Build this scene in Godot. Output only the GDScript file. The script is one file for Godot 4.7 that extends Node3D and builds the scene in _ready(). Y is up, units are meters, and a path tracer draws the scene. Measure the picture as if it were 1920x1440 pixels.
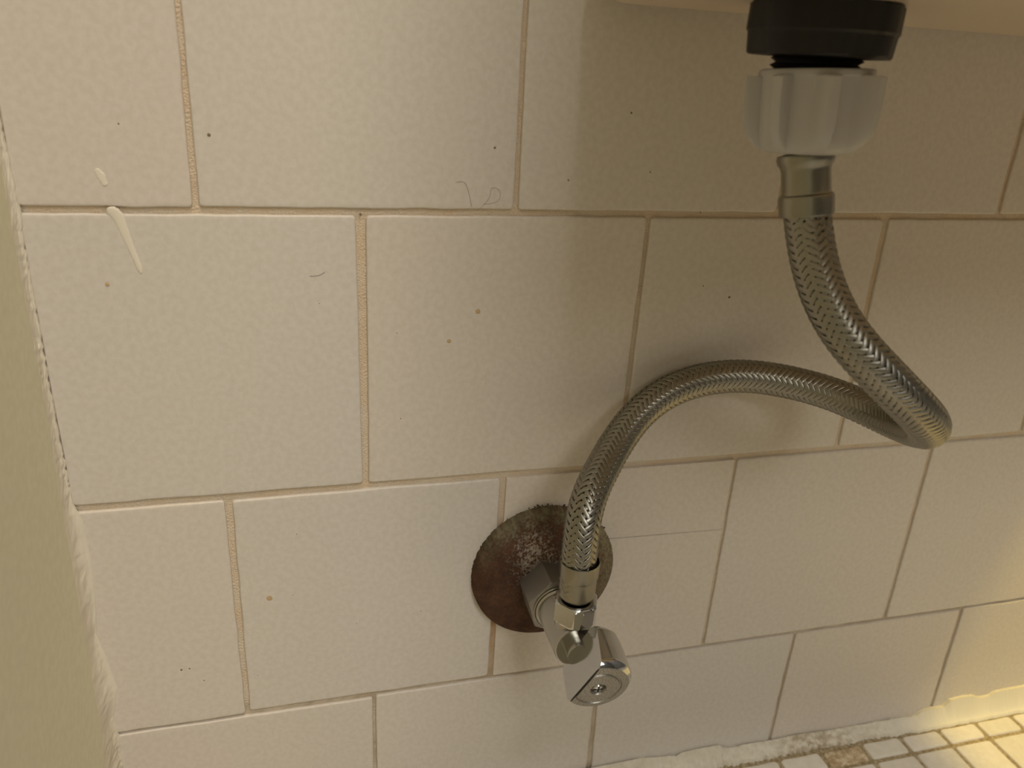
extends Node3D

# ------------------------------------------------------------------ helpers
class Soup:
	var v := PackedVector3Array()
	var c := PackedColorArray()
	func tri(a: Vector3, b: Vector3, d: Vector3, col := Color.WHITE) -> void:
		v.append(a); v.append(b); v.append(d)
		c.append(col); c.append(col); c.append(col)
	func tri_c(a: Vector3, b: Vector3, d: Vector3, ca: Color, cb: Color, cd: Color) -> void:
		v.append(a); v.append(b); v.append(d)
		c.append(ca); c.append(cb); c.append(cd)
	func quad(a: Vector3, b: Vector3, d: Vector3, e: Vector3, col := Color.WHITE) -> void:
		tri(a, b, d, col); tri(a, d, e, col)
	# rows of points joined into a skin; wrap closes each row on itself
	func grid(rows: Array, wrap := true, cols: Array = []) -> void:
		for i in rows.size() - 1:
			var p: PackedVector3Array = rows[i]
			var q: PackedVector3Array = rows[i + 1]
			var n := p.size()
			for j in (n if wrap else n - 1):
				var k := (j + 1) % n
				if cols.is_empty():
					tri(p[j], q[j], q[k]); tri(p[j], q[k], p[k])
				else:
					var cp: PackedColorArray = cols[i]
					var cq: PackedColorArray = cols[i + 1]
					tri_c(p[j], q[j], q[k], cp[j], cq[j], cq[k])
					tri_c(p[j], q[k], p[k], cp[j], cq[k], cp[k])
	func fan(ring: PackedVector3Array, turned := false) -> void:
		var m := Vector3.ZERO
		for x in ring: m += x
		m /= ring.size()
		for j in ring.size():
			var k := (j + 1) % ring.size()
			if turned: tri(m, ring[k], ring[j])
			else: tri(m, ring[j], ring[k])
	func box(a: Vector3, b: Vector3) -> void:
		var p := [a, Vector3(b.x, a.y, a.z), Vector3(b.x, b.y, a.z), Vector3(a.x, b.y, a.z), Vector3(a.x, a.y, b.z), Vector3(b.x, a.y, b.z), b, Vector3(a.x, b.y, b.z)]
		quad(p[0], p[3], p[2], p[1]); quad(p[4], p[5], p[6], p[7]); quad(p[0], p[1], p[5], p[4])
		quad(p[3], p[7], p[6], p[2]); quad(p[0], p[4], p[7], p[3]); quad(p[1], p[2], p[6], p[5])
	# mesh with normals smoothed below the crease angle; triangles are turned so that the closed skin faces out
	func mesh(crease := 40.0, face := Vector3.ZERO) -> ArrayMesh:
		var count := v.size() / 3
		var fn := PackedVector3Array()
		fn.resize(count)
		var total := 0.0
		var mid := Vector3.ZERO
		for x in v: mid += x
		mid /= maxf(1.0, v.size())
		for t in count:
			var a := v[3 * t]
			var n := (v[3 * t + 1] - a).cross(v[3 * t + 2] - a)
			fn[t] = n
			total += n.dot(face) if face != Vector3.ZERO else n.dot(a - mid)
		var s := 1.0 if total >= 0.0 else -1.0
		var near := {}
		if crease > 0.0:
			for i in v.size():
				var key := Vector3i((v[i] * 2e6).round())
				if not near.has(key): near[key] = PackedInt32Array()
				near[key].append(i / 3)
		var limit := cos(deg_to_rad(crease))
		var outv := PackedVector3Array()
		var outn := PackedVector3Array()
		var outc := PackedColorArray()
		for t in count:
			var me := fn[t].normalized()
			if me == Vector3.ZERO: continue
			var order := [3 * t, 3 * t + 2, 3 * t + 1] if s > 0.0 else [3 * t, 3 * t + 1, 3 * t + 2]
			for i in order:
				var n := me
				if crease > 0.0:
					n = Vector3.ZERO
					for u in near[Vector3i((v[i] * 2e6).round())]:
						if fn[u].normalized().dot(me) >= limit: n += fn[u]
					n = n.normalized() if n.length() > 1e-20 else me
				outv.append(v[i]); outn.append(n * s); outc.append(c[i])
		var a := []
		a.resize(Mesh.ARRAY_MAX)
		a[Mesh.ARRAY_VERTEX] = outv
		a[Mesh.ARRAY_NORMAL] = outn
		a[Mesh.ARRAY_COLOR] = outc
		var m := ArrayMesh.new()
		m.add_surface_from_arrays(Mesh.PRIMITIVE_TRIANGLES, a)
		return m

var M := {}          # materials
var noise := FastNoiseLite.new()
var rng := RandomNumberGenerator.new()

func part(called: String, mesh: Mesh, mat: Material, parent: Node = self) -> MeshInstance3D:
	var o := MeshInstance3D.new()
	o.name = called
	o.mesh = mesh
	o.material_override = mat
	o.cast_shadow = GeometryInstance3D.SHADOW_CASTING_SETTING_ON
	parent.add_child(o, true)
	return o

func thing(called: String, label: String, category: String, at := Vector3.ZERO, basis_ := Basis.IDENTITY) -> Node3D:
	var o := Node3D.new()
	o.name = called
	o.transform = Transform3D(basis_, at)
	o.set_meta("label", label)
	o.set_meta("category", category)
	add_child(o, true)
	return o

func structure(o: Node3D, label: String, category: String) -> void:
	o.set_meta("kind", "structure")
	o.set_meta("label", label)
	o.set_meta("category", category)

func ring(r: float, h: float, n := 64, from := 0.0) -> PackedVector3Array:
	var p := PackedVector3Array()
	for i in n:
		var t := from + TAU * i / n
		p.append(Vector3(r * cos(t), h, -r * sin(t)))
	return p

# profile of (radius, height) pairs turned round the y axis
func lathe(profile: Array, n := 64, crease := 35.0) -> ArrayMesh:
	var s := Soup.new()
	var rows := []
	for p in profile: rows.append(ring(maxf(p.x, 0.0), p.y, n))
	s.grid(rows)
	return s.mesh(crease)

# six-sided nut round the y axis with rounded-off corners at both ends
func hex_nut(flats: float, hole: float, y0: float, y1: float, turn: float) -> ArrayMesh:
	var s := Soup.new()
	var rows := []
	var n := 96
	var corner := flats / cos(PI / 6)
	for step in [[y0, -1.0], [y0, 0.0], [y0 + 0.0005, 0.4], [y0 + 0.0011, 0.85], [y0 + 0.0016, 1.2], [y1 - 0.0016, 1.2], [y1 - 0.0011, 0.85], [y1 - 0.0005, 0.4], [y1, 0.0], [y1, -1.0]]:
		var row := PackedVector3Array()
		for i in n:
			var t := TAU * i / n
			var a := fposmod(t + PI / 6, PI / 3) - PI / 6
			var r := flats / cos(a)
			r = minf(r, corner * 0.985)
			r = minf(r, flats + (corner - flats) * step[1]) if step[1] >= 0.0 else hole
			r = minf(r, flats / cos(a) - (0.00025 if step[1] == 0.0 else 0.0))
			row.append(Vector3(r * cos(t + turn), step[0], -r * sin(t + turn)))
		rows.append(row)
	s.grid(rows)
	return s.mesh(28.0)

func at_axis(from: Vector3, to: Vector3) -> Transform3D:   # y axis along from > to
	var y := (to - from).normalized()
	var x := y.cross(Vector3(0, 0, 1)).normalized()
	if x.length() < 0.5: x = Vector3.RIGHT
	return Transform3D(Basis(x, y, x.cross(y)), from)

func std(albedo: Color, rough: float, metal := 0.0, spec := 0.5) -> StandardMaterial3D:
	var m := StandardMaterial3D.new()
	m.albedo_color = albedo
	m.roughness = rough
	m.metallic = metal
	m.metallic_specular = spec
	return m

func noise_image(size: int, freq: float, octaves: int, seed_: int, lo: Color, hi: Color, contrast := 1.0) -> NoiseTexture2D:
	var n := FastNoiseLite.new()
	n.seed = seed_
	n.noise_type = FastNoiseLite.TYPE_SIMPLEX_SMOOTH
	n.frequency = freq
	n.fractal_octaves = octaves
	var t := NoiseTexture2D.new()
	t.width = size
	t.height = size
	t.seamless = true
	t.noise = n
	var g := Gradient.new()
	g.set_color(0, lo)
	g.set_color(1, hi)
	g.set_offset(0, 0.5 - 0.5 / contrast)
	g.set_offset(1, 0.5 + 0.5 / contrast)
	t.color_ramp = g
	return t

func relief(size: int, freq: float, octaves: int, seed_: int, strength: float) -> NoiseTexture2D:
	var n := FastNoiseLite.new()
	n.seed = seed_
	n.frequency = freq
	n.fractal_octaves = octaves
	var t := NoiseTexture2D.new()
	t.width = size
	t.height = size
	t.seamless = true
	t.as_normal_map = true
	t.bump_strength = strength
	t.noise = n
	return t

func world_mapped(m: StandardMaterial3D, tile_size: float) -> void:
	m.uv1_triplanar = true
	m.uv1_world_triplanar = true
	m.uv1_scale = Vector3.ONE / tile_size
	m.uv1_triplanar_sharpness = 4.0

func area_light(called: String, size: Vector2, tint: Color, energy: float, at: Transform3D) -> void:
	var l := AreaLight3D.new()
	l.name = called
	l.area_size = size
	l.light_color = tint
	l.light_energy = energy
	l.area_range = 6.0
	l.shadow_enabled = true
	l.transform = at
	add_child(l)

func spot_light(called: String, at: Vector3, to: Vector3, angle: float, radius: float, tint: Color, energy: float) -> void:
	var l := SpotLight3D.new()
	l.name = called
	l.light_color = tint
	l.light_energy = energy
	l.light_size = radius
	l.spot_angle = angle
	l.spot_angle_attenuation = 1.0
	l.spot_attenuation = 2.0
	l.spot_range = 6.0
	l.shadow_enabled = true
	add_child(l)
	l.look_at_from_position(at, to, Vector3.BACK)

const FLOOR := -0.004

func _ready() -> void:
	# ------------------------------------------------------------------ camera
	var cam := Camera3D.new()
	cam.name = "camera"
	cam.transform = Transform3D(Basis(Vector3(0.96609538, 0.05349668, 0.25258231), Vector3(0.04780329, 0.92432032, -0.37861165), Vector3(-0.25372143, 0.37784923, 0.89042428)), Vector3(0.08574163, 0.34032769, 0.27591897))
	cam.fov = 52.312
	cam.near = 0.01
	cam.far = 20.0
	var lens := CameraAttributesPhysical.new()
	lens.frustum_focal_length = 24.434   # the same angle of view as above
	lens.frustum_near = 0.01
	lens.frustum_far = 20.0
	lens.frustum_focus_distance = 0.315
	lens.exposure_aperture = 12.0
	cam.attributes = lens
	add_child(cam)
	cam.current = true
	# ------------------------------------------------------------------ air and exposure
	var env := Environment.new()
	env.background_mode = Environment.BG_COLOR
	env.background_color = Color(0.55, 0.65, 0.8)
	env.tonemap_mode = Environment.TONE_MAPPER_LINEAR
	env.tonemap_exposure = 1.0
	env.sdfgi_enabled = true
	env.ssao_enabled = true
	env.ssil_enabled = true
	var we := WorldEnvironment.new()
	we.name = "world_environment"
	we.environment = env
	add_child(we)
	# ------------------------------------------------------------------ lights: window daylight, ceiling lamp, two recessed spots
	area_light("window_light", Vector2(0.6, 0.8), Color(0.98, 0.94, 0.87).linear_to_srgb(), 0.78, Transform3D(Basis.IDENTITY, Vector3(0.42, 1.35, 1.66)))
	area_light("ceiling_lamp_light", Vector2(0.5, 0.2), Color(0.96, 0.95, 0.97).linear_to_srgb(), 1.42, Transform3D(Basis(Vector3.RIGHT, -PI / 2), Vector3(0.3, 2.2, 1.45)))
	spot_light("warm_spot_light", Vector3(0.9, 2.25, 0.35), Vector3(0.6, 0, 0.08), 10.0, 0.1, Color(1.0, 0.755, 0.2).linear_to_srgb(), 3.9)
	spot_light("corner_spot_light", Vector3(0.32, 2.2, 0.5), Vector3(0.06, 0.4, 0), 10.0, 0.3, Color(1.0, 0.79, 0.5).linear_to_srgb(), 2.8)
	# end of lights

	noise.seed = 7
	noise.frequency = 1.0
	noise.noise_type = FastNoiseLite.TYPE_SIMPLEX_SMOOTH
	rng.seed = 41
	make_materials()
	room()
	back_wall()
	wall_beads()
	mosaic_floor()
	cistern()
	inlet_fitting()
	hose()
	escutcheon()
	angle_valve()
	marks()

# ------------------------------------------------------------------ materials
func make_materials() -> void:
	M.tiles = []
	for k in 4:
		var t := std([Color(0.860, 0.828, 0.782), Color(0.866, 0.828, 0.778), Color(0.857, 0.828, 0.787), Color(0.863, 0.832, 0.784)][k], 0.42, 0.0, 0.4)
		t.albedo_texture = M.get_or_add("mottle", noise_image(1024, 0.028, 5, 3, Color(0.968, 0.964, 0.956), Color(1.0, 1.0, 1.0), 1.6))
		t.normal_enabled = true
		t.normal_texture = M.get_or_add("ripple", relief(512, 0.012, 3, 9, 1.6))
		t.normal_scale = 0.06
		world_mapped(t, 0.09)
		M.tiles.append(t)
	M.grout = std(Color.WHITE, 0.95, 0.0, 0.2)
	M.grout.vertex_color_use_as_albedo = true
	M.grout.normal_enabled = true
	M.grout.normal_texture = relief(512, 0.06, 4, 11, 6.0)
	world_mapped(M.grout, 0.03)
	M.bead = std(Color.WHITE, 0.7, 0.0, 0.4)
	M.bead.vertex_color_use_as_albedo = true
	M.plaster = std(Color(0.92, 0.905, 0.81), 0.75, 0.0, 0.3)
	M.plaster.albedo_texture = noise_image(512, 0.03, 4, 21, Color(0.975, 0.975, 0.965), Color.WHITE, 1.6)
	M.plaster.normal_enabled = true
	M.plaster.normal_texture = relief(512, 0.03, 4, 23, 1.5)
	M.plaster.normal_scale = 0.15
	world_mapped(M.plaster, 0.08)
	M.paint = std(Color(0.50, 0.49, 0.48), 0.85)
	M.mosaic = []
	for k in 3:
		var t := std([Color(0.90, 0.87, 0.81), Color(0.885, 0.855, 0.79), Color(0.91, 0.88, 0.825)][k], 0.28, 0.0, 0.5)
		t.albedo_texture = M.get_or_add("mosaic_mottle", noise_image(512, 0.02, 4, 31, Color(0.97, 0.965, 0.955), Color.WHITE, 1.6))
		world_mapped(t, 0.06)
		M.mosaic.append(t)
	M.mosaic_dirty = std(Color.WHITE, 0.5, 0.0, 0.4)
	M.mosaic_dirty.albedo_texture = noise_image(512, 0.02, 4, 33, Color(0.66, 0.56, 0.42), Color(0.86, 0.80, 0.68), 1.7)
	world_mapped(M.mosaic_dirty, 0.05)
	M.floor_grout = std(Color(0.74, 0.68, 0.56), 0.95, 0.0, 0.2)
	M.floor_grout.albedo_texture = noise_image(512, 0.03, 4, 37, Color(0.76, 0.72, 0.64), Color.WHITE, 1.6)
	world_mapped(M.floor_grout, 0.04)
	M.ceramic = std(Color(0.82, 0.75, 0.66), 0.3, 0.0, 0.5)
	M.black = std(Color(0.115, 0.105, 0.095), 0.5, 0.0, 0.4)
	M.nylon = std(Color(0.73, 0.72, 0.70), 0.45, 0.0, 0.5)
	M.nylon.subsurf_scatter_enabled = false
	M.steel = std(Color(0.72, 0.70, 0.66), 0.30, 1.0)
	M.ferrule = std(Color(0.60, 0.585, 0.53), 0.30, 1.0)
	M.braid = std(Color(0.60, 0.585, 0.54), 0.34, 1.0)
	M.tube = std(Color(0.06, 0.055, 0.045), 0.8)
	M.chrome = std(Color(0.80, 0.80, 0.80), 0.09, 1.0)
	M.chrome_dull = std(Color(0.70, 0.69, 0.66), 0.2, 1.0)
	M.nickel = std(Color(0.60, 0.585, 0.56), 0.38, 0.75)
	M.chrome_scaled = std(Color(0.74, 0.73, 0.70), 0.40, 0.8)
	M.chrome_scaled.normal_enabled = true
	M.chrome_scaled.normal_texture = relief(512, 0.03, 4, 51, 1.5)
	M.chrome_scaled.albedo_texture = noise_image(512, 0.035, 5, 57, Color(0.74, 0.72, 0.69), Color.WHITE, 2.0)
	M.chrome_scaled.uv1_triplanar = true
	M.chrome_scaled.uv1_scale = Vector3.ONE / 0.012
	M.groove = std(Color(0.10, 0.09, 0.08), 0.6)
	M.rust = std(Color.WHITE, 0.85, 0.0, 0.3)
	M.rust.vertex_color_use_as_albedo = true
	M.rust.normal_enabled = true
	M.rust.normal_texture = relief(512, 0.07, 4, 61, 8.0)
	M.rust.uv1_triplanar = true
	M.rust.uv1_scale = Vector3.ONE / 0.02
	M.hair = std(Color(0.33, 0.26, 0.20), 0.5)
	M.dirt = std(Color(0.50, 0.43, 0.34), 0.9)
	M.ochre = std(Color(0.76, 0.66, 0.50), 0.8)
	M.drip = std(Color(0.90, 0.865, 0.79), 0.55)

# ------------------------------------------------------------------ room shell (mostly behind the camera)
func shell(called: String, a: Vector3, b: Vector3, mat: Material, label: String, category: String) -> MeshInstance3D:
	var s := Soup.new()
	s.box(a, b)
	var o := part(called, s.mesh(0.0), mat)
	structure(o, label, category)
	return o

func room() -> void:
	shell("wall_left", Vector3(-0.1, -0.1, -0.1), Vector3(0, 2.4, 1.8), M.plaster, "plain grey-green painted wall along the left edge of the picture", "wall")
	shell("wall_right", Vector3(1.6, -0.1, -0.1), Vector3(1.7, 2.4, 1.8), M.paint, "plain pale wall far to the right of the cistern, outside the picture", "wall")
	shell("ceiling", Vector3(-0.1, 2.3, -0.1), Vector3(1.7, 2.4, 1.8), M.paint, "plain pale ceiling high above the cistern", "ceiling")
	# front wall with a window opening behind the viewer
	var s := Soup.new()
	s.box(Vector3(-0.1, -0.1, 1.7), Vector3(0.12, 2.4, 1.8))
	s.box(Vector3(0.72, -0.1, 1.7), Vector3(1.7, 2.4, 1.8))
	s.box(Vector3(0.12, -0.1, 1.7), Vector3(0.72, 0.95, 1.8))
	s.box(Vector3(0.12, 1.75, 1.7), Vector3(0.72, 2.4, 1.8))
	structure(part("wall_front", s.mesh(0.0), M.paint), "plain pale wall behind the viewer with a window opening", "wall")
	s = Soup.new()
	s.box(Vector3(0.12, 0.95, 1.70), Vector3(0.16, 1.75, 1.74)); s.box(Vector3(0.68, 0.95, 1.70), Vector3(0.72, 1.75, 1.74))
	s.box(Vector3(0.16, 0.95, 1.70), Vector3(0.68, 0.99, 1.74)); s.box(Vector3(0.16, 1.71, 1.70), Vector3(0.68, 1.75, 1.74))
	s.box(Vector3(0.405, 0.99, 1.705), Vector3(0.435, 1.71, 1.735))
	var w := part("window_1", s.mesh(0.0), std(Color(0.9, 0.9, 0.88), 0.5))
	structure(w, "white framed frosted window behind the viewer", "window")
	var pane := std(Color(0.8, 0.85, 0.9), 0.6)
	pane.emission_enabled = true
	pane.emission = Color(0.80, 0.88, 1.0)
	pane.emission_energy_multiplier = 0.7
	for x in [0.16, 0.435]:
		s = Soup.new()
		s.box(Vector3(x, 0.99, 1.718), Vector3(x + 0.245, 1.71, 1.723))
		part("pane", s.mesh(0.0), pane, w)
	var l := thing("ceiling_lamp", "long white ceiling lamp high in the room, outside the picture", "lamp", Vector3(0.3, 2.215, 1.45))
	s = Soup.new(); s.box(Vector3(-0.27, 0.03, -0.12), Vector3(0.27, 0.085, 0.12)); part("base", s.mesh(0.0), M.paint, l)
	s = Soup.new(); s.box(Vector3(-0.25, 0, -0.10), Vector3(0.25, 0.03, 0.10)); part("lamp_shade", s.mesh(0.0), glow(Color(0.97, 0.97, 1.0)), l)
	spot_fitting("recessed warm yellow spot in the ceiling far to the right, outside the picture", 0.1, Vector3(0.9, 2.28, 0.35), Color(1.0, 0.88, 0.5))
	spot_fitting("round warm white ceiling spot above the left corner, outside the picture", 0.3, Vector3(0.32, 2.23, 0.5), Color(1.0, 0.9, 0.77))

func glow(tint: Color) -> StandardMaterial3D:
	var m := std(tint, 0.6)
	m.emission_enabled = true
	m.emission = tint
	m.emission_energy_multiplier = 0.5
	return m

func spot_fitting(label: String, r: float, at: Vector3, tint: Color) -> void:
	var f := thing("ceiling_spot", label, "lamp", at)
	part("rim", lathe([Vector2(r + 0.002, 0.07), Vector2(r + 0.002, -0.002), Vector2(r + 0.008, -0.004), Vector2(r + 0.012, 0.0), Vector2(r + 0.012, 0.07)]), M.paint, f)
	part("lamp_glass", lathe([Vector2(0, -0.004), Vector2(r * 0.9, -0.002), Vector2(r, 0.004), Vector2(r, 0.01), Vector2(0, 0.01)]), glow(tint), f)

# ------------------------------------------------------------------ tiled back wall
# one tile: corners a b c d run round from bottom left; slightly uneven pressed edge and pillowed rim
func slab(c: Array, z0: float, thick: float, corner: float, bevel: float, wobble: float, seed_: float, tilt := Vector2.ZERO) -> ArrayMesh:
	var outline := PackedVector2Array()
	for k in 4:
		var here: Vector2 = c[k]
		var before: Vector2 = c[(k + 3) % 4]
		var after: Vector2 = c[(k + 1) % 4]
		var i := (before - here).normalized()
		var o := (after - here).normalized()
		for step in 4:
			var t := step / 3.0
			var p1 := here + i * corner
			var p2 := here + o * corner
			outline.append(p1.lerp(here, t).lerp(here.lerp(p2, t), t))
		var from := here + o * corner
		var to := after - o * corner
		var pieces := int(maxf(2.0, from.distance_to(to) / 0.008))
		for step in range(1, pieces):
			outline.append(from.lerp(to, float(step) / pieces))
	var mid := Vector2.ZERO
	for k in 4: mid += c[k]
	mid /= 4.0
	for k in outline.size():
		var p := outline[k]
		var n := (p - mid).normalized()
		outline[k] = p + n * (noise.get_noise_3d(p.x * 130.0, p.y * 130.0, seed_) * wobble)
	var rows := []
	var n := outline.size()
	for step in [[0.0, -thick], [0.0, -bevel * 1.1], [0.25, -bevel * 0.5], [0.6, -bevel * 0.17], [1.0, -bevel * 0.05], [2.2, 0.0]]:
		var row := PackedVector3Array()
		for k in n:
			var p := outline[k]
			var inset: Vector2 = (p - mid)
			p = mid + inset * (1.0 - step[0] * bevel / maxf(absf(inset.x), absf(inset.y)))
			row.append(Vector3(p.x, p.y, z0 + step[1] + (p - mid).dot(tilt)))
		rows.append(row)
	var s := Soup.new()
	s.grid(rows)
	s.fan(rows[rows.size() - 1])
	return s.mesh(50.0)

func back_wall() -> void:
	var s := Soup.new()
	s.box(Vector3(-0.1, -0.1, -0.1), Vector3(1.7, 2.4, -0.0065))
	var wall := part("wall_back", s.mesh(0.0), M.paint)
	structure(wall, "wall of square cream tiles in running bond with tan grout", "wall")
	# bed of grout between the tiles, stained unevenly
	var g := Soup.new()
	var rows := []
	var cols := []
	for iy in 261:
		var row := PackedVector3Array()
		var col := PackedColorArray()
		for ix in 271:
			var x := ix * 0.003
			var y := FLOOR - 0.002 + iy * 0.003
			var n := noise.get_noise_3d(x * 60, y * 60, 3) * 0.5 + noise.get_noise_3d(x * 260, y * 260, 5) * 0.35
			var tan_ := Color(0.70, 0.53, 0.345)
			var pale := Color(0.72, 0.62, 0.48)
			var cc := pale.lerp(tan_, clampf(0.25 + 1.6 * (y - 0.15) + n, 0, 1))
			var rust := exp(-pow((x - 0.162) / 0.006, 2.0)) * clampf(1.1 - absf(y - 0.115) / 0.055, 0, 1)
			cc = cc.lerp(Color(0.46, 0.27, 0.13), clampf(rust * (0.75 + n), 0, 0.95))
			if y < 0.079: cc = cc.lerp(Color(0.42, 0.34, 0.24), clampf(0.4 + n, 0, 0.75))
			row.append(Vector3(x, y, -0.0013 + 0.0004 * noise.get_noise_3d(x * 300, y * 300, 9)))
			col.append(cc)
		rows.append(row)
		cols.append(col)
	g.grid(rows, false, cols)
	part("grout", g.mesh(180.0, Vector3(0, 0, 1)), M.grout, wall)
	# tile joints in millimetres: [left and right edge at the top, left and right edge at the bottom] of each upright joint
	var joints := {
		1: [[53.8, 55.2, 52.5, 54.4], [161.0, 162.4, 161.2, 162.8], [268.9, 270.9, 269.2, 271.0], [375.5, 377.4, 377.3, 379.6]],
		2: [[104.8, 108.3, 105.5, 107.8], [214.1, 215.8, 213.2, 215.3], [320.9, 323.8, 322.7, 324.8], [429.2, 431.4, 429.9, 431.9]],
		3: [[53.3, 56.0, 53.5, 55.2], [162.0, 164.5, 160.9, 163.2], [271.0, 272.5, 270.7, 272.5], [378.0, 380.1, 378.7, 380.8]],
		4: [[108.0, 109.1, 107.2, 109.2], [216.2, 217.9, 216.5, 219.3], [324.5, 326.1, 324.1, 325.9], [430.1, 432.5, 431.7, 433.7]]}
	# top and bottom edge of each course, left to right
	var y_top := {1: 397.5, 2: 289.2, 3: 180.8, 4: 74.2}
	var y_bot := {1: 291.4, 2: 183.4, 3: 75.9, 4: -5.0}
	for r in range(-2, 5):
		var list: Array = joints[r].duplicate() if joints.has(r) else joints[1 if posmod(r, 2) == 1 else 2].duplicate()
		while list.back()[0] < 760.0:
			var last: Array = list.back()
			list.append([last[0] + 107.9, last[1] + 107.9, last[2] + 107.9, last[3] + 107.9])
		var top: float = y_top[r] if y_top.has(r) else y_top[1] + (1 - r) * 107.9
		var bot: float = y_bot[r] if y_bot.has(r) else y_bot[1] + (1 - r) * 107.9
		var left := [1.4, 1.4]
		for j in list.size():
			var jt: Array = list[j]
			var dt := noise.get_noise_2d(r * 31.0, j * 17.0) * 0.5
			var db := noise.get_noise_2d(r * 37.0, j * 19.0 + 50.0) * 0.4
			if r == 4 and j == 0: dt -= 0.9
			if r == 3 and j == 0: db -= 1.4
			var c := [Vector2(left[1], bot + db) * 0.001, Vector2(jt[2], bot + db) * 0.001, Vector2(jt[0], top + dt) * 0.001, Vector2(left[0], top + dt) * 0.001]
			var tilt := Vector2(noise.get_noise_2d(r * 13.0, j * 29.0), noise.get_noise_2d(r * 23.0, j * 11.0 + 9.0)) * 0.004
			var mat: Material = M.tiles[posmod(r * 5 + j * 3, 4)]
			if r == 3 and j == 2:   # the tile right of the rusty cover plate is laid in two cut pieces
				var cut_l := 0.1462
				var cut_r := 0.1439
				part("tile", slab([c[0], c[1], Vector2(lerpf(c[1].x, c[2].x, 0.6), cut_r - 0.0001), Vector2(lerpf(c[0].x, c[3].x, 0.6), cut_l - 0.0001)], 0.0, 0.006, 0.0004, 0.00035, 0.0001, r * 7.0 + j), mat, wall)
				part("tile", slab([Vector2(lerpf(c[0].x, c[3].x, 0.6), cut_l + 0.0001), Vector2(lerpf(c[1].x, c[2].x, 0.6), cut_r + 0.0001), c[2], c[3]], 0.0, 0.006, 0.0004, 0.00035, 0.0001, r * 7.0 + j), mat, wall)
			else:
				part("tile", slab(c, 0.0, 0.006, 0.0014, 0.0007, 0.0005, r * 7.0 + j, tilt), mat, wall)
			left = [jt[1], jt[3]]

func along(list: Array, x: float) -> float:
	for k in list.size() - 1:
		if x <= list[k + 1][0]:
			return lerpf(list[k][1], list[k + 1][1], clampf((x - list[k][0]) / (list[k + 1][0] - list[k][0]), 0, 1))
	return list.back()[1]

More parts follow.
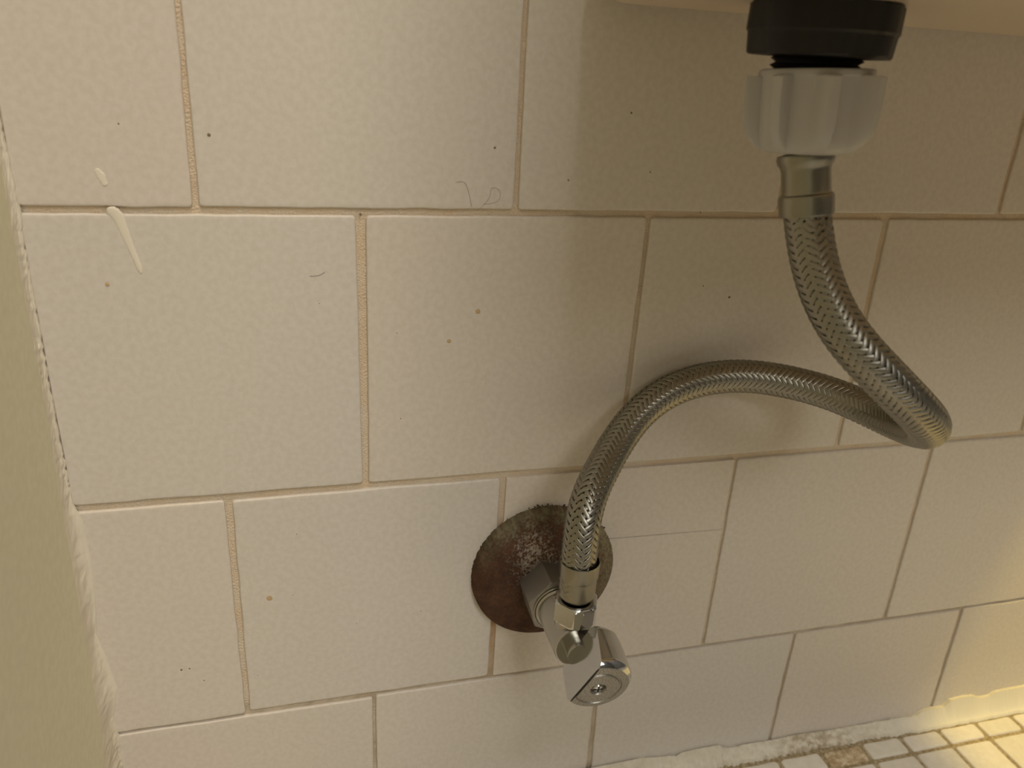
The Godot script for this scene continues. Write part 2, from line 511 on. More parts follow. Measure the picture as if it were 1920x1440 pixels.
# ------------------------------------------------------------------ filler in the corners
func wall_beads() -> void:
	var edge := [[-6, 3.4], [55, 2.8], [71, 3.4], [84, 2.6], [90, 4.4], [98, 6.1], [115, 3.9], [126, 1.9], [141, 3.9], [158, 4.9], [178, 4.2], [182, 2.6], [188, 1.9], [216, 1.5], [236, 1.5], [269, 1.7], [284, 1.8], [287, 2.4], [297, 2.0], [309, 1.7], [320, 1.0], [760, 1.2]]
	var side := [[-6, 16.0], [60, 15.0], [90, 10.0], [134, 8.0], [180, 6.5], [218, 4.0], [286, 3.5], [309, 2.6], [760, 3.0]]
	var s := Soup.new()
	var rows := []
	var cols := []
	for iy in 480:
		var y := -5.0 + iy * 1.0
		var n1 := noise.get_noise_2d(y * 0.35, 4.0)
		var n2 := noise.get_noise_2d(y * 0.11, 8.0)
		var low := clampf((100.0 - y) / 60.0, 0, 1)
		var high := smoothstep(176.0, 190.0, y)
		var rough := 0.12 + 0.9 * low + 0.5 * high
		var w := maxf(0.5, along(edge, y) + n1 * (0.2 + 0.9 * low + 0.45 * high))
		var d := maxf(1.2, along(side, y) + n1 * 0.8 + n2 * 1.5)
		var row := PackedVector3Array()
		var col := PackedColorArray()
		for k in 15:
			var t := k / 14.0
			# from the left wall across to the tiles, hollowed like a wiped fillet, with lumps
			var px := pow(t, 2.0) * w
			var pz := pow(1.0 - t, 2.0) * d
			var lump := (0.3 + 0.35 * noise.get_noise_3d(t * 2.0, y * 0.12, 2.0) + rough * noise.get_noise_3d(t * 4.0, y * 0.5, 6.0)) * sin(PI * t) * minf(w, d) * 0.28
			var pit := maxf(0.0, noise.get_noise_3d(t * 4.0, y * 0.28, 12.0) - 0.35) * sin(PI * t) * (0.3 + 1.5 * low + high)
			px += lump - pit
			pz += lump - pit
			if k == 0: px = -0.2
			if k == 14: pz = -0.3
			if k == 13: pz = maxf(pz, 0.3)
			row.append(Vector3(maxf(px, -0.2), y, maxf(pz, -0.4)) * 0.001)
			var base := Color(0.76, 0.70, 0.58)
			col.append(base.lerp(Color(0.62, 0.52, 0.38), clampf(0.25 * low + 0.4 * noise.get_noise_3d(t * 5.0, y * 0.5, 20.0), 0, 0.7)))
		rows.append(row)
		cols.append(col)
	s.grid(rows, false, cols)
	structure(part("trim_1", s.mesh(60.0, Vector3(1, 0, 1)), M.bead), "uneven cream filler bead down the corner of the left wall and the tiles", "filler bead")
	# along the floor
	var crest := [[0, 5.0], [150, 5.5], [227, 5.9], [245, 6.3], [260, 4.3], [264, 4.1], [267, 2.8], [270, 5.0], [276, 5.3], [292, 5.6], [295, 3.2], [299.6, 1.6], [308, 2.3], [323, 1.7], [342, 2.5], [363, 1.1], [384, 0.8], [410, 1.0], [421, 0.2], [424, 2.6], [429, 3.9], [440, 3.5], [442, 6.0], [443.6, 8.0], [452, 8.7], [460, 8.0], [466, 5.2], [472, 5.6], [476, 8.0], [496, 8.2], [760, 7.0]]
	s = Soup.new()
	rows = []
	cols = []
	for ix in 1500:
		var x := 2.0 + ix * 0.5
		var n1 := noise.get_noise_2d(x * 0.4, 44.0)
		var n2 := noise.get_noise_2d(x * 1.1, 48.0)
		var right := smoothstep(385.0, 435.0, x)
		var h := along(crest, x) + n1 * 0.5 + n2 * 0.35
		var reach := lerpf(6.5, 8.2, right) + n1 * lerpf(1.4, 0.0, right) + noise.get_noise_2d(x * 0.12, 60.0) * lerpf(1.6, 0.8, right)
		var lip := lerpf(1.0, 1.8, right)
		var f := FLOOR * 1000.0
		var dirty := exp(-pow((x - 352.0) / 22.0, 2.0)) * 0.8 + 0.25 * (1.0 - right)
		var groove := (1.0 - right) * clampf(0.55 + 1.2 * noise.get_noise_2d(x * 0.09, 66.0), 0, 1)
		var calm := along(crest, x) * 0.5 + (along(crest, x - 3.0) + along(crest, x + 3.0)) * 0.25
		var prof := [[-0.6, h - 0.4 - groove * 2.0], [lip * 0.5, h - 0.3 - groove * 1.6], [lip * 0.8, h - 0.1 - groove * 0.3], [lip, h]]
		for k in 9:
			var t := (k + 1) / 9.0
			# straight down over a soft shoulder to the floor, flatter towards the left
			var yy := lerpf(lerpf(lerpf(h, calm, minf(1.0, t * 2.0)), f + 0.9, pow(t, 0.8)), lerpf(lerpf(h, calm, minf(1.0, t * 2.0)), f + 0.4, 1.0 - pow(1.0 - t, 1.7)), right)
			prof.append([lerpf(lip, reach, t), yy])
		prof.append([reach + 0.5, f - 1.0])
		var row := PackedVector3Array()
		var col := PackedColorArray()
		for k in prof.size():
			var t := k / float(prof.size() - 1)
			var lump := 0.0
			if k > 3 and k < prof.size() - 1: lump = noise.get_noise_3d(x * 0.35, t * 5.0, 70.0) * 0.55 + noise.get_noise_3d(x * 0.9, t * 9.0, 75.0) * 0.3
			lump *= lerpf(0.8, 0.08, right)
			row.append(Vector3(x, prof[k][1] + lump, prof[k][0] + lump * 0.4) * 0.001)
			var cc := Color(0.76, 0.70, 0.57).lerp(Color(0.35, 0.26, 0.15), clampf(dirty * (0.5 + noise.get_noise_3d(x * 0.16, t * 3.0, 80.0) + 0.4 * noise.get_noise_3d(x * 0.7, t * 7.0, 85.0)), 0, 0.8))
			col.append(cc)
		rows.append(row)
		cols.append(col)
	s.grid(rows, false, cols)
	structure(part("trim_2", s.mesh(60.0, Vector3(0, 1, 1)), M.bead), "ragged cream filler bead between the tiled wall and the floor", "filler bead")

# ------------------------------------------------------------------ mosaic floor
func mosaic_floor() -> void:
	var s := Soup.new()
	s.box(Vector3(-0.1, -0.1, -0.1), Vector3(1.7, FLOOR - 0.0012, 1.8))
	var fl := part("floor", s.mesh(0.0), M.floor_grout)
	structure(fl, "floor of small square cream mosaic tiles with dirty grey-brown grout", "floor")
	var pitch := 0.0263
	var rest := Soup.new()
	var shapes := []
	for k in 6:
		var h := 0.0121
		var e := func(i: int) -> Vector2: return Vector2(noise.get_noise_2d(k * 9.0, i * 5.0), noise.get_noise_2d(k * 9.0 + 4.0, i * 5.0)) * 0.0006
		shapes.append(slab([Vector2(-h, -h) + e.call(0), Vector2(h, -h) + e.call(1), Vector2(h, h) + e.call(2), Vector2(-h, h) + e.call(3)], 0.0, 0.004, 0.0016, 0.0011, 0.0002, 100.0 + k))
	var flat := Basis(Vector3.RIGHT, -PI / 2)
	for ix in range(-12, 49):
		for iz in range(0, 64):
			var x := 0.3385 + ix * pitch + noise.get_noise_2d(ix * 7.0, 3.0) * 0.0008
			var z := 0.0208 + 0.01315 + iz * pitch + noise.get_noise_2d(iz * 7.0, 5.0) * 0.0004
			if x < 0.01 or x > 1.59 or z > 1.69: continue
			if ix >= -8 and ix <= 11 and iz <= 12:
				var o := part("mosaic_tile", shapes[posmod(ix * 3 + iz * 5, 6)], M.mosaic[posmod(ix * 2 + iz, 3)], fl)
				o.transform = Transform3D(flat, Vector3(x, FLOOR + noise.get_noise_2d(ix * 3.0, iz * 3.0) * 0.0003, z))
			else:
				var h := 0.0121
				rest.box(Vector3(x - h, FLOOR - 0.003, z - h), Vector3(x + h, FLOOR, z + h))
	# cut tiles along the wall
	for ix in range(-8, 12):
		var x := 0.3385 + ix * pitch
		var b0 := -0.0052 + noise.get_noise_2d(ix * 5.0, 90.0) * 0.0012
		var h := 0.0121
		var o := part("mosaic_tile", slab([Vector2(-h, -0.0051), Vector2(h, -0.0051), Vector2(h, -b0 + noise.get_noise_2d(ix * 5.0, 95.0) * 0.0006), Vector2(-h, -b0)], 0.0, 0.004, 0.002, 0.0011, 0.0003, 120.0 + ix), M.mosaic_dirty if ix == 1 else M.mosaic[posmod(ix * 2, 3)], fl)
		o.transform = Transform3D(flat, Vector3(x, FLOOR + noise.get_noise_2d(ix * 3.0, 71.0) * 0.0003, 0.0147))
	var r := part("mosaic_field", rest.mesh(0.0), M.mosaic[0], fl)
	r.set_meta("kind", "stuff")

# ------------------------------------------------------------------ cistern above
func rounded_block(a: Vector3, b: Vector3, r: float) -> ArrayMesh:
	var s := Soup.new()
	var rows := []
	var k := 6
	var levels := []
	for i in k + 1: levels.append([a.y + r - r * cos(PI / 2 * i / k), r - r * sin(PI / 2 * i / k)])
	for i in k + 1: levels.append([b.y - r + r * sin(PI / 2 * i / k), r - r * cos(PI / 2 * i / k)])
	for l in levels:
		var row := PackedVector3Array()
		for q in 4:
			var cx := b.x - r if q == 0 or q == 3 else a.x + r
			var cz := b.z - r if q < 2 else a.z + r
			for i in 9:
				var t: float = PI / 2 * (q + i / 8.0)
				row.append(Vector3(cx + (r - l[1]) * cos(t), l[0], cz + (r - l[1]) * sin(t)))
		rows.append(row)
	s.grid(rows)
	s.fan(rows[0], true)
	s.fan(rows.back())
	return s.mesh(40.0)

func cistern() -> void:
	var t := thing("ceramic_fixture", "pale ceramic bathroom fixture whose smooth flat underside shows along the top right edge", "fixture", Vector3(0.343, 0.3605, 0.1))
	part("body", rounded_block(Vector3(-0.162, 0, -0.0995), Vector3(0.162, 0.30, 0.14), 0.012), M.ceramic, t)
	part("lid", rounded_block(Vector3(-0.167, 0.30, -0.0995), Vector3(0.167, 0.33, 0.147), 0.008), M.ceramic, t)

const TOP := Vector3(0.2296, 0.3605, 0.066)
const NUT := Vector3(0.2300, 0.3436, 0.0664)
const SLEEVE := Vector3(0.2308, 0.3200, 0.0675)
const END := Vector3(0.2330, 0.3025, 0.0705)

func inlet_fitting() -> void:
	var tf := at_axis(TOP, TOP + Vector3.DOWN)
	var t := thing("inlet_locknut", "black plastic locknut on a threaded shank under the pale ceramic fixture", "plumbing nut", tf.origin, tf.basis)
	# ribbed locknut, two stepped collars
	var s := Soup.new()
	var rows := []
	var n := 120
	for step in [[0.0, 0.008, 0], [0.0, 0.0197, 0], [0.0006, 0.0205, 1], [0.0072, 0.0206, 1], [0.0079, 0.0201, 1], [0.0130, 0.0197, 1], [0.0136, 0.0192, 0], [0.014, 0.008, 0]]:
		var row := PackedVector3Array()
		for i in n:
			var a := TAU * i / n
			var r: float = step[1]
			if step[2] == 1: r *= 1.0 - 0.035 * smoothstep(0.2, 0.8, 0.5 + 0.5 * cos(a * 8.0))
			row.append(Vector3(r * cos(a), step[0], -r * sin(a)))
		rows.append(row)
	s.grid(rows)
	part("locknut", s.mesh(30.0), M.black, t)
	# threaded shank
	var prof := [Vector2(0.009, 0.001), Vector2(0.0115, 0.001)]
	var y := 0.0135
	while y < 0.0178:
		prof.append(Vector2(0.0112, y)); prof.append(Vector2(0.0127, y + 0.0009)); prof.append(Vector2(0.0112, y + 0.0018))
		y += 0.0019
	prof.append(Vector2(0.009, y))
	part("threaded_shank", lathe(prof, 72, 20.0), M.black, t)

# ------------------------------------------------------------------ braided hose with its end fittings
func smooth_path() -> PackedVector3Array:
	var c := [Vector3(182, 156, 44), Vector3(182, 164, 44), Vector3(182, 172, 44), Vector3(182.3, 181, 43), Vector3(184.8, 190, 38), Vector3(194.2, 195.8, 27.5), Vector3(204.8, 204.2, 17), Vector3(217, 214.3, 10.4), Vector3(230.6, 221.3, 7.9),
		Vector3(247.7, 225.5, 8.1), Vector3(264.2, 226.6, 11.5), Vector3(279.9, 225.3, 18.5), Vector3(293.2, 223.6, 28.5), Vector3(300.5, 221.6, 43), Vector3(299.2, 224.4, 60), Vector3(292.1, 230.6, 77), Vector3(281.4, 239, 88.5),
		Vector3(268.4, 247.8, 94.5), Vector3(254.4, 258.5, 95), Vector3(247.7, 264.4, 92.5), Vector3(240.8, 271.1, 88), Vector3(237.1, 278.9, 83), Vector3(234.7, 287.2, 77.3), Vector3(233.9, 295.9, 72.9), Vector3(233.0, 302.5, 70.5), Vector3(232.3, 307.5, 69.7)]
	var fine := PackedVector3Array()
	for i in c.size() - 1:
		var a: Vector3 = c[maxi(i - 1, 0)]
		var d: Vector3 = c[mini(i + 2, c.size() - 1)]
		for k in 24:
			fine.append(c[i].cubic_interpolate(c[i + 1], a, d, k / 24.0) * 0.001)
	fine.append(c.back() * 0.001)
	# even spacing, then a little smoothing with fixed ends
	var step := 0.00024
	for pass_ in 2:
		var even := PackedVector3Array([fine[0]])
		var left := step
		for i in fine.size() - 1:
			var seg := fine[i].distance_to(fine[i + 1])
			var at := 0.0
			while seg - at >= left:
				at += left
				even.append(fine[i].lerp(fine[i + 1], at / seg))
				left = step
			left -= seg - at
		fine = even
		if pass_ == 0:
			for turn in 420:
				var next := fine.duplicate()
				for i in range(8, fine.size() - 8): next[i] = (fine[i - 8] + fine[i] * 2.0 + fine[i + 8]) * 0.25
				fine = next
				if turn == 40: break
	return fine

func hose() -> void:
	var t := thing("flexible_hose", "looped braided steel water hose from the white plastic nut down to the valve", "hose")
	var path := smooth_path()
	var n := path.size()
	var tan_ := PackedVector3Array(); tan_.resize(n)
	for i in n: tan_[i] = (path[mini(i + 1, n - 1)] - path[maxi(i - 1, 0)]).normalized()
	var nor := PackedVector3Array(); nor.resize(n)
	nor[0] = Vector3(0, 0, 1)
	for i in range(1, n):
		var v := nor[i - 1] - tan_[i] * nor[i - 1].dot(tan_[i])
		nor[i] = v.normalized()
	# the dark tube that shows between the strands
	var s := Soup.new()
	var rows := []
	for i in range(0, n, 8):
		var row := PackedVector3Array()
		var b := tan_[i].cross(nor[i])
		for k in 32: row.append(path[i] + (nor[i] * cos(TAU * k / 32) + b * sin(TAU * k / 32)) * 0.0060)
		rows.append(row)
	s.grid(rows)
	part("inner_tube", s.mesh(60.0), M.tube, t)
	# braid: twelve flat strand bundles each way, two over and two under
	var verts := PackedVector3Array()
	var norms := PackedVector3Array()
	var index := PackedInt32Array()
	var R := 0.00655
	var A := 0.00030
	var half := 0.00082
	var strands := 12
	var gap := TAU / strands
	var kk := TAU / 0.0288
	var step := 0.00024
	for dir in [1.0, -1.0]:
		for q in strands:
			var base := verts.size()
			var made := 0
			for i in range(0, n, 2):
				var along_ := i * step
				var th: float = q * gap + dir * kk * along_
				var u: float = 2.0 * kk * along_ / gap
				var w: float = cos(TAU * ((2.0 * q + u - 0.5) if dir > 0 else (2.0 * q - u - 0.5)) / 4.0)
				var lift: float = clampf(w * 1.7, -1, 1) * A * dir
				var b := tan_[i].cross(nor[i])
				var radial := nor[i] * cos(th) + b * sin(th)
				var round_ := b * cos(th) - nor[i] * sin(th)
				var forward: Vector3 = (tan_[i] + round_ * (dir * kk * R)).normalized()
				var across := forward.cross(radial).normalized()
				for e in 5:
					var off: float = [-1.0, -0.82, 0.0, 0.82, 1.0][e] * half
					var drop: float = [-0.00028, -0.00004, 0.00007, -0.00004, -0.00028][e]
					var sink := -off * off / (2.0 * R) * absf(across.dot(round_)) * 1.0
					verts.append(path[i] + radial * (R + lift + drop + sink) + across * off)
					norms.append((radial + across * [-0.9, -0.22, 0.0, 0.22, 0.9][e] + round_ * (across.dot(round_) * off / R)).normalized())
				made += 1
			for i in made - 1:
				for e in 4:
					var a := base + i * 5 + e
					var c := a + 5
					index.append_array(PackedInt32Array([a, a + 1, c, a + 1, c + 1, c]))
	# turn the faces outwards
	var fn := (verts[index[1]] - verts[index[0]]).cross(verts[index[2]] - verts[index[0]])
	if fn.dot(norms[index[0]]) > 0.0:
		for i in range(0, index.size(), 3):
			var swap := index[i + 1]
			index[i + 1] = index[i + 2]
			index[i + 2] = swap
	var arrays := []
	arrays.resize(Mesh.ARRAY_MAX)
	arrays[Mesh.ARRAY_VERTEX] = verts
	arrays[Mesh.ARRAY_NORMAL] = norms
	arrays[Mesh.ARRAY_INDEX] = index
	var am := ArrayMesh.new()
	am.add_surface_from_arrays(Mesh.PRIMITIVE_TRIANGLES, arrays)
	var br := part("steel_braid", am, M.braid, t)
	br.set_meta("kind", "stuff")
	br.set_meta("label", "woven flat steel strands of the hose")
	# fittings at the cistern end, measured from the cistern down the same axis
	var f := part("ferrule", lathe([Vector2(0.0058, -0.001), Vector2(0.0080, -0.0006), Vector2(0.0083, 0.0004), Vector2(0.0081, 0.0018), Vector2(0.0073, 0.0030), Vector2(0.0070, 0.0041), Vector2(0.0070, 0.0102),
		Vector2(0.0072, 0.0108), Vector2(0.0078, 0.0113), Vector2(0.0080, 0.0119), Vector2(0.0079, 0.0166), Vector2(0.0077, 0.0172), Vector2(0.0072, 0.0172), Vector2(0.0066, 0.016)], 72, 30.0), M.ferrule, t)
	f.transform = at_axis(SLEEVE, END)
	# white plastic hand nut with eight finger ribs
	var s2 := Soup.new()
	var rows2 := []
	var m := 240
	for st in [[0.0005, 0.0105, 0.0], [0.0, 0.0150, 0.0], [0.0002, 0.0155, 0.0], [0.0008, 0.0158, 0.0], [0.0018, 0.0158, 0.0], [0.0019, 0.0157, 0.9], [0.0022, 0.0156, 1.0], [0.0100, 0.0153, 1.0], [0.0150, 0.0150, 0.95], [0.0185, 0.0147, 0.7], [0.0205, 0.0142, 0.35], [0.0219, 0.0133, 0.05], [0.0226, 0.0120, 0.0], [0.0227, 0.0060, 0.0]]:
		var row := PackedVector3Array()
		for i in m:
			var a := TAU * i / m
			var ph := fposmod(a / TAU * 8.0 + 0.733, 1.0)
			# one steep flank and one long ramp, as on a ratchet
			var rib := smoothstep(0.0, 0.05, ph) * (1.0 - smoothstep(0.22, 0.55, ph))
			var r: float = st[1] + 0.0040 * rib * st[2]
			row.append(Vector3(r * cos(a), st[0], -r * sin(a)))
		rows2.append(row)
	s2.grid(rows2)
	var nut := part("coupling_nut", s2.mesh(30.0), M.nylon, t)
	nut.transform = at_axis(NUT, SLEEVE)
	nut.set_meta("label", "white plastic hand nut with moulded finger ribs")
	# fittings at the valve end
	var lower := part("ferrule", lathe([Vector2(0.0045, 0.1515), Vector2(0.0058, 0.1517), Vector2(0.0066, 0.1526), Vector2(0.0069, 0.1538), Vector2(0.0069, 0.1608), Vector2(0.0070, 0.1614), Vector2(0.0073, 0.1620), Vector2(0.0075, 0.1680), Vector2(0.0074, 0.1684), Vector2(0.0071, 0.1684), Vector2(0.0068, 0.166)], 72, 30.0), M.ferrule, t)
	lower.position = Vector3(0.1826, 0, 0.044)
	lower.scale = Vector3(1.03, 1, 1.03)

# ------------------------------------------------------------------ rusty cover plate
func escutcheon() -> void:
	var t := thing("pipe_cover_plate", "round domed wall plate, rusted dark brown, around the valve pipe", "wall plate", Vector3(0.1834, 0.1332, 0.0))
	var s := Soup.new()
	var rows := []
	var cols := []
	var n := 300
	var steps := 90
	for k in steps + 1:
		var f := k / float(steps)          # 0 rim, 1 pipe hole
		var row := PackedVector3Array()
		var col := PackedColorArray()
		for i in n:
			var a := TAU * i / n
			var r := lerpf(0.0325, 0.0085, f)
			if k < 3: r += 0.0006 * clampf(0.6 + sin(a), 0.1, 1.0) * noise.get_noise_2d(cos(a) * 25.0, sin(a) * 25.0)
			var h := 0.0012 + 0.0105 * sqrt(maxf(0.0, 1.0 - pow((r - 0.006) / 0.0268, 2.0)))
			if k == 0: h = 0.0
			var x := r * cos(a)
			var y := r * sin(a)
			var fine := noise.get_noise_3d(x * 900, y * 900, 4)
			var mid := noise.get_noise_3d(x * 260, y * 260, 8)
			var big := noise.get_noise_3d(x * 60, y * 60, 12)
			h += 0.00010 * fine + 0.00014 * mid
			row.append(Vector3(x, y, h))
			var cc := Color(0.105, 0.052, 0.030).lerp(Color(0.065, 0.036, 0.024), clampf(0.5 + mid + 0.5 * fine, 0, 1))
			cc = cc.lerp(Color(0.17, 0.10, 0.066), clampf((fine - 0.1) * 1.2, 0, 0.8))
			# chalky bloom on the upper left of the dome
			var bloom := exp(-pow(Vector2((x + 0.0065 + (y - 0.012) * 0.25) * 1.3, (y - 0.012) * 0.75).length() / 0.0115, 2.0))
			cc = cc.lerp(Color(0.40, 0.34, 0.28), clampf((fine * 1.6 + mid * 1.0 - 0.12 + bloom * 0.6) * bloom * 1.6, 0, 0.95))
			# green-grey crust at the top rim and on the right
			var crust := clampf((r - 0.026) / 0.006, 0, 1) * clampf((y / r) * 1.4 - 0.15, 0, 1) + clampf((x - 0.014) / 0.012, 0, 1) * 0.9
			cc = cc.lerp(Color(0.24, 0.21, 0.125), clampf(crust * (0.65 + fine * 0.9 + mid * 0.5), 0, 0.9))
			cc = cc.lerp(Color(0.04, 0.025, 0.017), clampf((0.016 - r) / 0.006, 0, 1) * 0.5)
			cc = cc.lerp(cc * (1.0 + big), 0.5)
			cc.a = 1.0
			col.append(cc)
		rows.append(row)
		cols.append(col)
	s.grid(rows, true, cols)
	part("dome", s.mesh(180.0, Vector3(0, 0, 1)), M.rust, t)
	# crumbs of rust and old sealant round the rim
	var c := Soup.new()
	for i in 70:
		var a := rng.randf() * TAU
		var r := 0.0322 + rng.randf() * 0.0014
		if (sin(a) < 0.2 or cos(a) < -0.6) and rng.randf() < 0.85: continue
		blob(c, Vector3(r * cos(a), r * sin(a), 0.0003), 0.0002 + 0.0006 * rng.randf() * rng.randf(), 0.0006, Color(0.20, 0.15, 0.085).lerp(Color(0.10, 0.06, 0.04), rng.randf()))
	var cr := part("rust_crumbs", c.mesh(180.0), M.rust, t)
	cr.set_meta("kind", "stuff")

func blob(s: Soup, at: Vector3, r: float, h: float, col := Color.WHITE) -> void:   # a low lump on a wall facing +z
	var rows := []
	var cols := []
	var p0 := rng.randf() * 9.0
	for k in 4:
		var row := PackedVector3Array()
		var cc := PackedColorArray()
		for i in 10:
			var a := TAU * i / 10
			var rr: float = r * [1.0, 0.85, 0.5, 0.0][k] * (1.0 + 0.3 * noise.get_noise_2d(cos(a) * 2.0 + p0, sin(a) * 2.0))
			row.append(at + Vector3(rr * cos(a), rr * sin(a), h * [0.0, 0.5, 0.9, 1.0][k]))
			cc.append(col)
		rows.append(row)
		cols.append(cc)
	s.grid(rows, true, cols)

# ------------------------------------------------------------------ chrome angle valve
func angle_valve() -> void:
	var flat := Basis(Vector3.RIGHT, PI / 2)     # y axis of the turned parts points out of the wall
	var t := thing("angle_valve", "chrome angle stop valve with a three-sided knob on the rusty wall plate", "valve", Vector3(0.182, 0.133, 0.0))
	var b := part("valve_body", lathe([Vector2(0.0, 0.004), Vector2(0.0085, 0.004), Vector2(0.0085, 0.024), Vector2(0.0090, 0.0246), Vector2(0.0090, 0.0502), Vector2(0.0087, 0.0510), Vector2(0.0082, 0.0512), Vector2(0.0, 0.0512)], 72, 30.0), M.chrome_dull, t)
	b.basis = flat
	var cn := part("compression_nut", hex_nut(0.0112, 0.008, 0.0085, 0.0270, PI / 12), M.nickel, t)
	cn.basis = flat
	var cr := part("nut_ring", lathe([Vector2(0.0088, 0.0264), Vector2(0.0106, 0.0264), Vector2(0.0106, 0.0274), Vector2(0.0103, 0.0278), Vector2(0.0099, 0.0274), Vector2(0.0098, 0.0284), Vector2(0.0094, 0.0290), Vector2(0.0088, 0.0290)], 96, 30.0), M.chrome_dull, cn)
	var stub := part("outlet_collar", lathe([Vector2(0.0, 0.004), Vector2(0.0070, 0.004), Vector2(0.0070, 0.0098), Vector2(0.0, 0.0098)], 48, 30.0), M.chrome_dull, t)
	stub.position = Vector3(0, 0, 0.044)
	# corner of the hexagon towards the room
	var hexn := part("outlet_nut", hex_nut(0.0080, 0.004, 0.0085, 0.0180, atan2(-0.232, -0.096) + PI / 6), M.chrome, t)
	hexn.position = Vector3(0.0007, 0, 0.044)
	var neck := part("spindle", lathe([Vector2(0.0, 0.050), Vector2(0.0052, 0.050), Vector2(0.0052, 0.056), Vector2(0.0, 0.056)], 48, 30.0), M.chrome_dull, t)
	neck.basis = flat
	# knob: a round drum with three sloping flats cut into its back
	var s := Soup.new()
	var rows := []
	var n := 540
	var z0 := 0.0
	var L := 0.0185
	for k in 81:
		var f := k / 80.0
		var sx := f * L
		var R := 0.0135
		R = minf(R, 0.0108 + 0.0026 * sqrt(clampf(sx / 0.0026, 0, 1)))
		if sx > L - 0.003: R = 0.0135 - 0.0018 * pow((sx - L + 0.003) / 0.003, 2.0)
		var row := PackedVector3Array()
		for i in n:
			var a := TAU * i / n
			var r := R
			for w in [[157.0, 0.0034, 0.0062], [337.0, 0.0036, 0.0160]]:
				var c := cos(a - deg_to_rad(w[0]))
				if c > 0.02:
					var cut: float = lerpf(w[1], w[2], sx / L) / c
					var h := maxf(0.0012 - absf(r - cut), 0.0) / 0.0012     # rounded ridge
					r = minf(r, cut) - h * h * 0.0003
			row.append(Vector3(r * cos(a), r * sin(a), z0 + sx))
		rows.append(row)
	s.grid(rows)
	s.fan(rows[0], true)
	var kn := part("knob", s.mesh(22.0), M.chrome, t)
	kn.position = Vector3(0.0028, 0.0020, 0.0528)
	kn.rotation_degrees = Vector3(13, -4, 0)     # the knob sits a little slack on its spindle and droops
	kn.set_meta("label", "polished chrome knob with three flats")
	var fs := Soup.new()
	var fr := []
	for st in [[0.0118, -0.0004], [0.0116, 0.0001], [0.0110, 0.0004], [0.0090, 0.0006], [0.0087, 0.0001], [0.0082, 0.0001], [0.0079, 0.0007], [0.0032, 0.0009], [0.0028, 0.0004], [0.0026, -0.0008], [0.0, -0.0008]]:
		var row := PackedVector3Array()
		for i in 360:
			var a := TAU * i / 360
			var r: float = st[0]
			var c := cos(a - deg_to_rad(157.0))
			if c > 0.05: r = minf(r, 0.0057 / c)
			row.append(Vector3(r * cos(a), r * sin(a), z0 + L + st[1]))
		fr.append(row)
	fs.grid(fr)
	var cap := part("knob_face", fs.mesh(30.0), M.chrome_scaled, kn)
	cap.set_meta("label", "dull scaled end face of the knob")
	# slotted screw in the middle
	var sc := Soup.new()
	var rr := []
	for st in [[0.0019, -0.0008], [0.0019, 0.0002], [0.0016, 0.0006], [0.0009, 0.0008], [0.0, 0.00085]]:
		var row := PackedVector3Array()
		for i in 64:
			var a := TAU * i / 64
			var q := Vector2(cos(a), sin(a)) * float(st[0])
			var h: float = st[1]
			row.append(Vector3(q.x, q.y, z0 + L + h))
		rr.append(row)
	sc.grid(rr)
	var screw := part("screw", sc.mesh(30.0), M.chrome, kn)
	var slot := Soup.new()
	slot.box(Vector3(-0.0016, -0.00025, z0 + L + 0.0003), Vector3(0.0016, 0.00025, z0 + L + 0.0009))
	slot.box(Vector3(-0.00025, -0.0016, z0 + L + 0.0003), Vector3(0.00025, 0.0016, z0 + L + 0.0009))
	part("screw_slot", slot.mesh(0.0), M.groove, kn)

# ------------------------------------------------------------------ drips, hairs and spots on the tiles
func strand(points: Array, r: float, z: float) -> ArrayMesh:
	var s := Soup.new()
	var fine := PackedVector3Array()
	for i in points.size() - 1:
		var a: Vector2 = points[maxi(i - 1, 0)]
		var d: Vector2 = points[mini(i + 2, points.size() - 1)]
		for k in 8:
			var q: Vector2 = (points[i] as Vector2).cubic_interpolate(points[i + 1], a, d, k / 8.0)
			fine.append(Vector3(q.x * 0.001, q.y * 0.001, z))
	fine.append(Vector3(points.back().x * 0.001, points.back().y * 0.001, z))
	var rows := []
	for i in fine.size():
		var d := (fine[mini(i + 1, fine.size() - 1)] - fine[maxi(i - 1, 0)]).normalized()
		var side := d.cross(Vector3(0, 0, 1))
		var row := PackedVector3Array()
		for k in 6: row.append(fine[i] + (side * cos(TAU * k / 6) + Vector3(0, 0, 1) * sin(TAU * k / 6)) * r)
		rows.append(row)
	s.grid(rows)
	return s.mesh(60.0)

func drip(points: Array, widths: Array, thick: float) -> ArrayMesh:
	var s := Soup.new()
	var rows := []
	for i in 41:
		var f := i / 40.0 * (points.size() - 1)
		var k := mini(int(f), points.size() - 2)
		var a: Vector2 = points[maxi(k - 1, 0)]
		var d: Vector2 = points[mini(k + 2, points.size() - 1)]
		var q: Vector2 = (points[k] as Vector2).cubic_interpolate(points[k + 1], a, d, f - k)
		var w: float = lerpf(widths[k], widths[k + 1], f - k) * (1.0 + 0.25 * noise.get_noise_2d(i * 0.9, 3.0)) * sqrt(clampf(minf(i, 40 - i) / 4.0, 0.02, 1))
		var dir: Vector2 = ((points[k + 1] as Vector2) - points[k]).normalized()
		var side := Vector2(dir.y, -dir.x)
		var row := PackedVector3Array()
		for j in 9:
			var u := -1.0 + 2.0 * j / 8.0
			var e := q + side * (u * w)
			row.append(Vector3(e.x, e.y, -0.15 + (0.15 + thick) * sqrt(maxf(0, 1 - u * u))) * 0.001)
		rows.append(row)
	s.grid(rows, false)
	return s.mesh(60.0, Vector3(0, 0, 1))

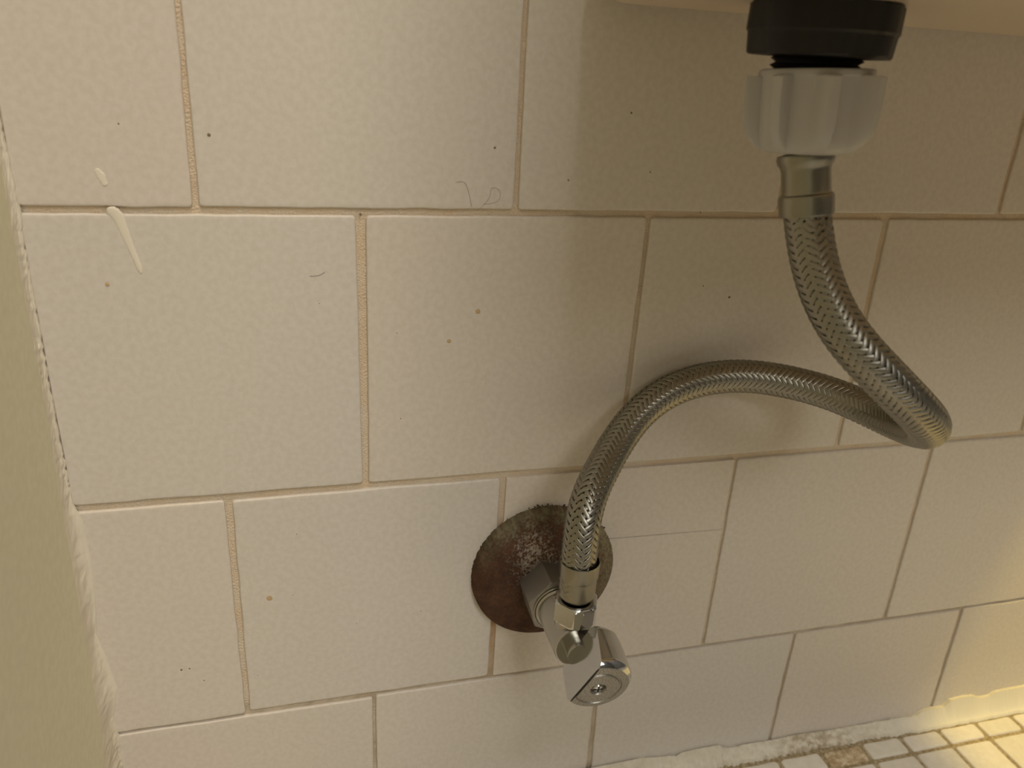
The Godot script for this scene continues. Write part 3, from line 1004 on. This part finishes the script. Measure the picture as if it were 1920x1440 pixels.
func marks() -> void:
	var d := part("sealant_smear", drip([Vector2(26.9, 291.0), Vector2(29.6, 288.4), Vector2(31.6, 281.0), Vector2(33.2, 275.0), Vector2(34.6, 269.6)], [1.5, 2.0, 1.25, 1.15, 1.0], 0.22), M.drip)
	d.set_meta("label", "long white sealant smear running down from the joint on the left tile")
	d.set_meta("category", "smear")
	d = part("sealant_smear", drip([Vector2(25.2, 303.2), Vector2(26.4, 301.0), Vector2(27.4, 298.0)], [0.9, 1.5, 1.0], 0.2), M.drip)
	d.set_meta("label", "short white sealant dab just above the long smear on the upper left tile")
	d.set_meta("category", "smear")
	var h := part("hair", strand([Vector2(139.5, 301.0), Vector2(142.5, 301.2), Vector2(144.2, 298.2), Vector2(145.6, 292.6)], 0.000035, 0.00008), M.hair)
	h.set_meta("label", "faint arched hair left of the curled one above the grout line")
	h.set_meta("category", "hair")
	h = part("hair", strand([Vector2(148.6, 292.0), Vector2(150.5, 293.8), Vector2(152.2, 296.5), Vector2(152.4, 298.8), Vector2(153.9, 299.4), Vector2(155.6, 298.2), Vector2(155.9, 296.0), Vector2(154.6, 294.4), Vector2(152.4, 293.8), Vector2(149.8, 293.6)], 0.000035, 0.00008), M.hair)
	h.set_meta("label", "thin dark curled hair stuck to the tile near its lower right corner")
	h.set_meta("category", "hair")
	h = part("hair", strand([Vector2(88.6, 268.0), Vector2(91.7, 268.2), Vector2(93.8, 269.4)], 0.00007, 0.0001), M.hair)
	h.set_meta("label", "short dark hair lying on the tile left of the wide grout joint")
	h.set_meta("category", "hair")
	# spots belong to the tiled wall
	var wall := get_node("wall_back")
	for q in [[149.4, 253.6, 1.0], [138.6, 242.1, 0.85], [23.7, 266.1, 0.7], [66.9, 133.7, 1.3]]:
		var s := Soup.new()
		blob(s, Vector3(q[0] * 0.001, q[1] * 0.001, 0.00002), q[2] * 0.001, 0.00012)
		part("brown_spot", s.mesh(180.0), M.ochre, wall)
	for q in [[30.4, 103.1, 0.8], [33.5, 103.2, 0.6], [33.5, 316.9, 0.5], [59.5, 314.4, 0.9], [153.2, 313.1, 0.7], [181.2, 302.5, 0.6], [120.3, 211, 0.4], [213, 306, 0.5], [203, 326.5, 0.7], [91.5, 258.0, 0.35], [38.5, 96.0, 0.5], [76, 134, 0.3], [119, 246, 0.35], [101.5, 115.8, 0.3], [242, 262, 0.5], [106.5, 289.6, 0.8], [254.5, 257.0, 0.9], [60, 95, 0.3], [195, 78.6, 0.3], [129, 118, 0.4], [236, 291.3, 0.5], [187, 91, 0.3], [79, 163, 0.4], [300, 190, 0.3], [391, 141, 0.4]]:
		var s := Soup.new()
		blob(s, Vector3(q[0] * 0.001, q[1] * 0.001, 0.00002), q[2] * 0.0006, 0.0001)
		part("dirt_spot", s.mesh(180.0), M.dirt, wall)
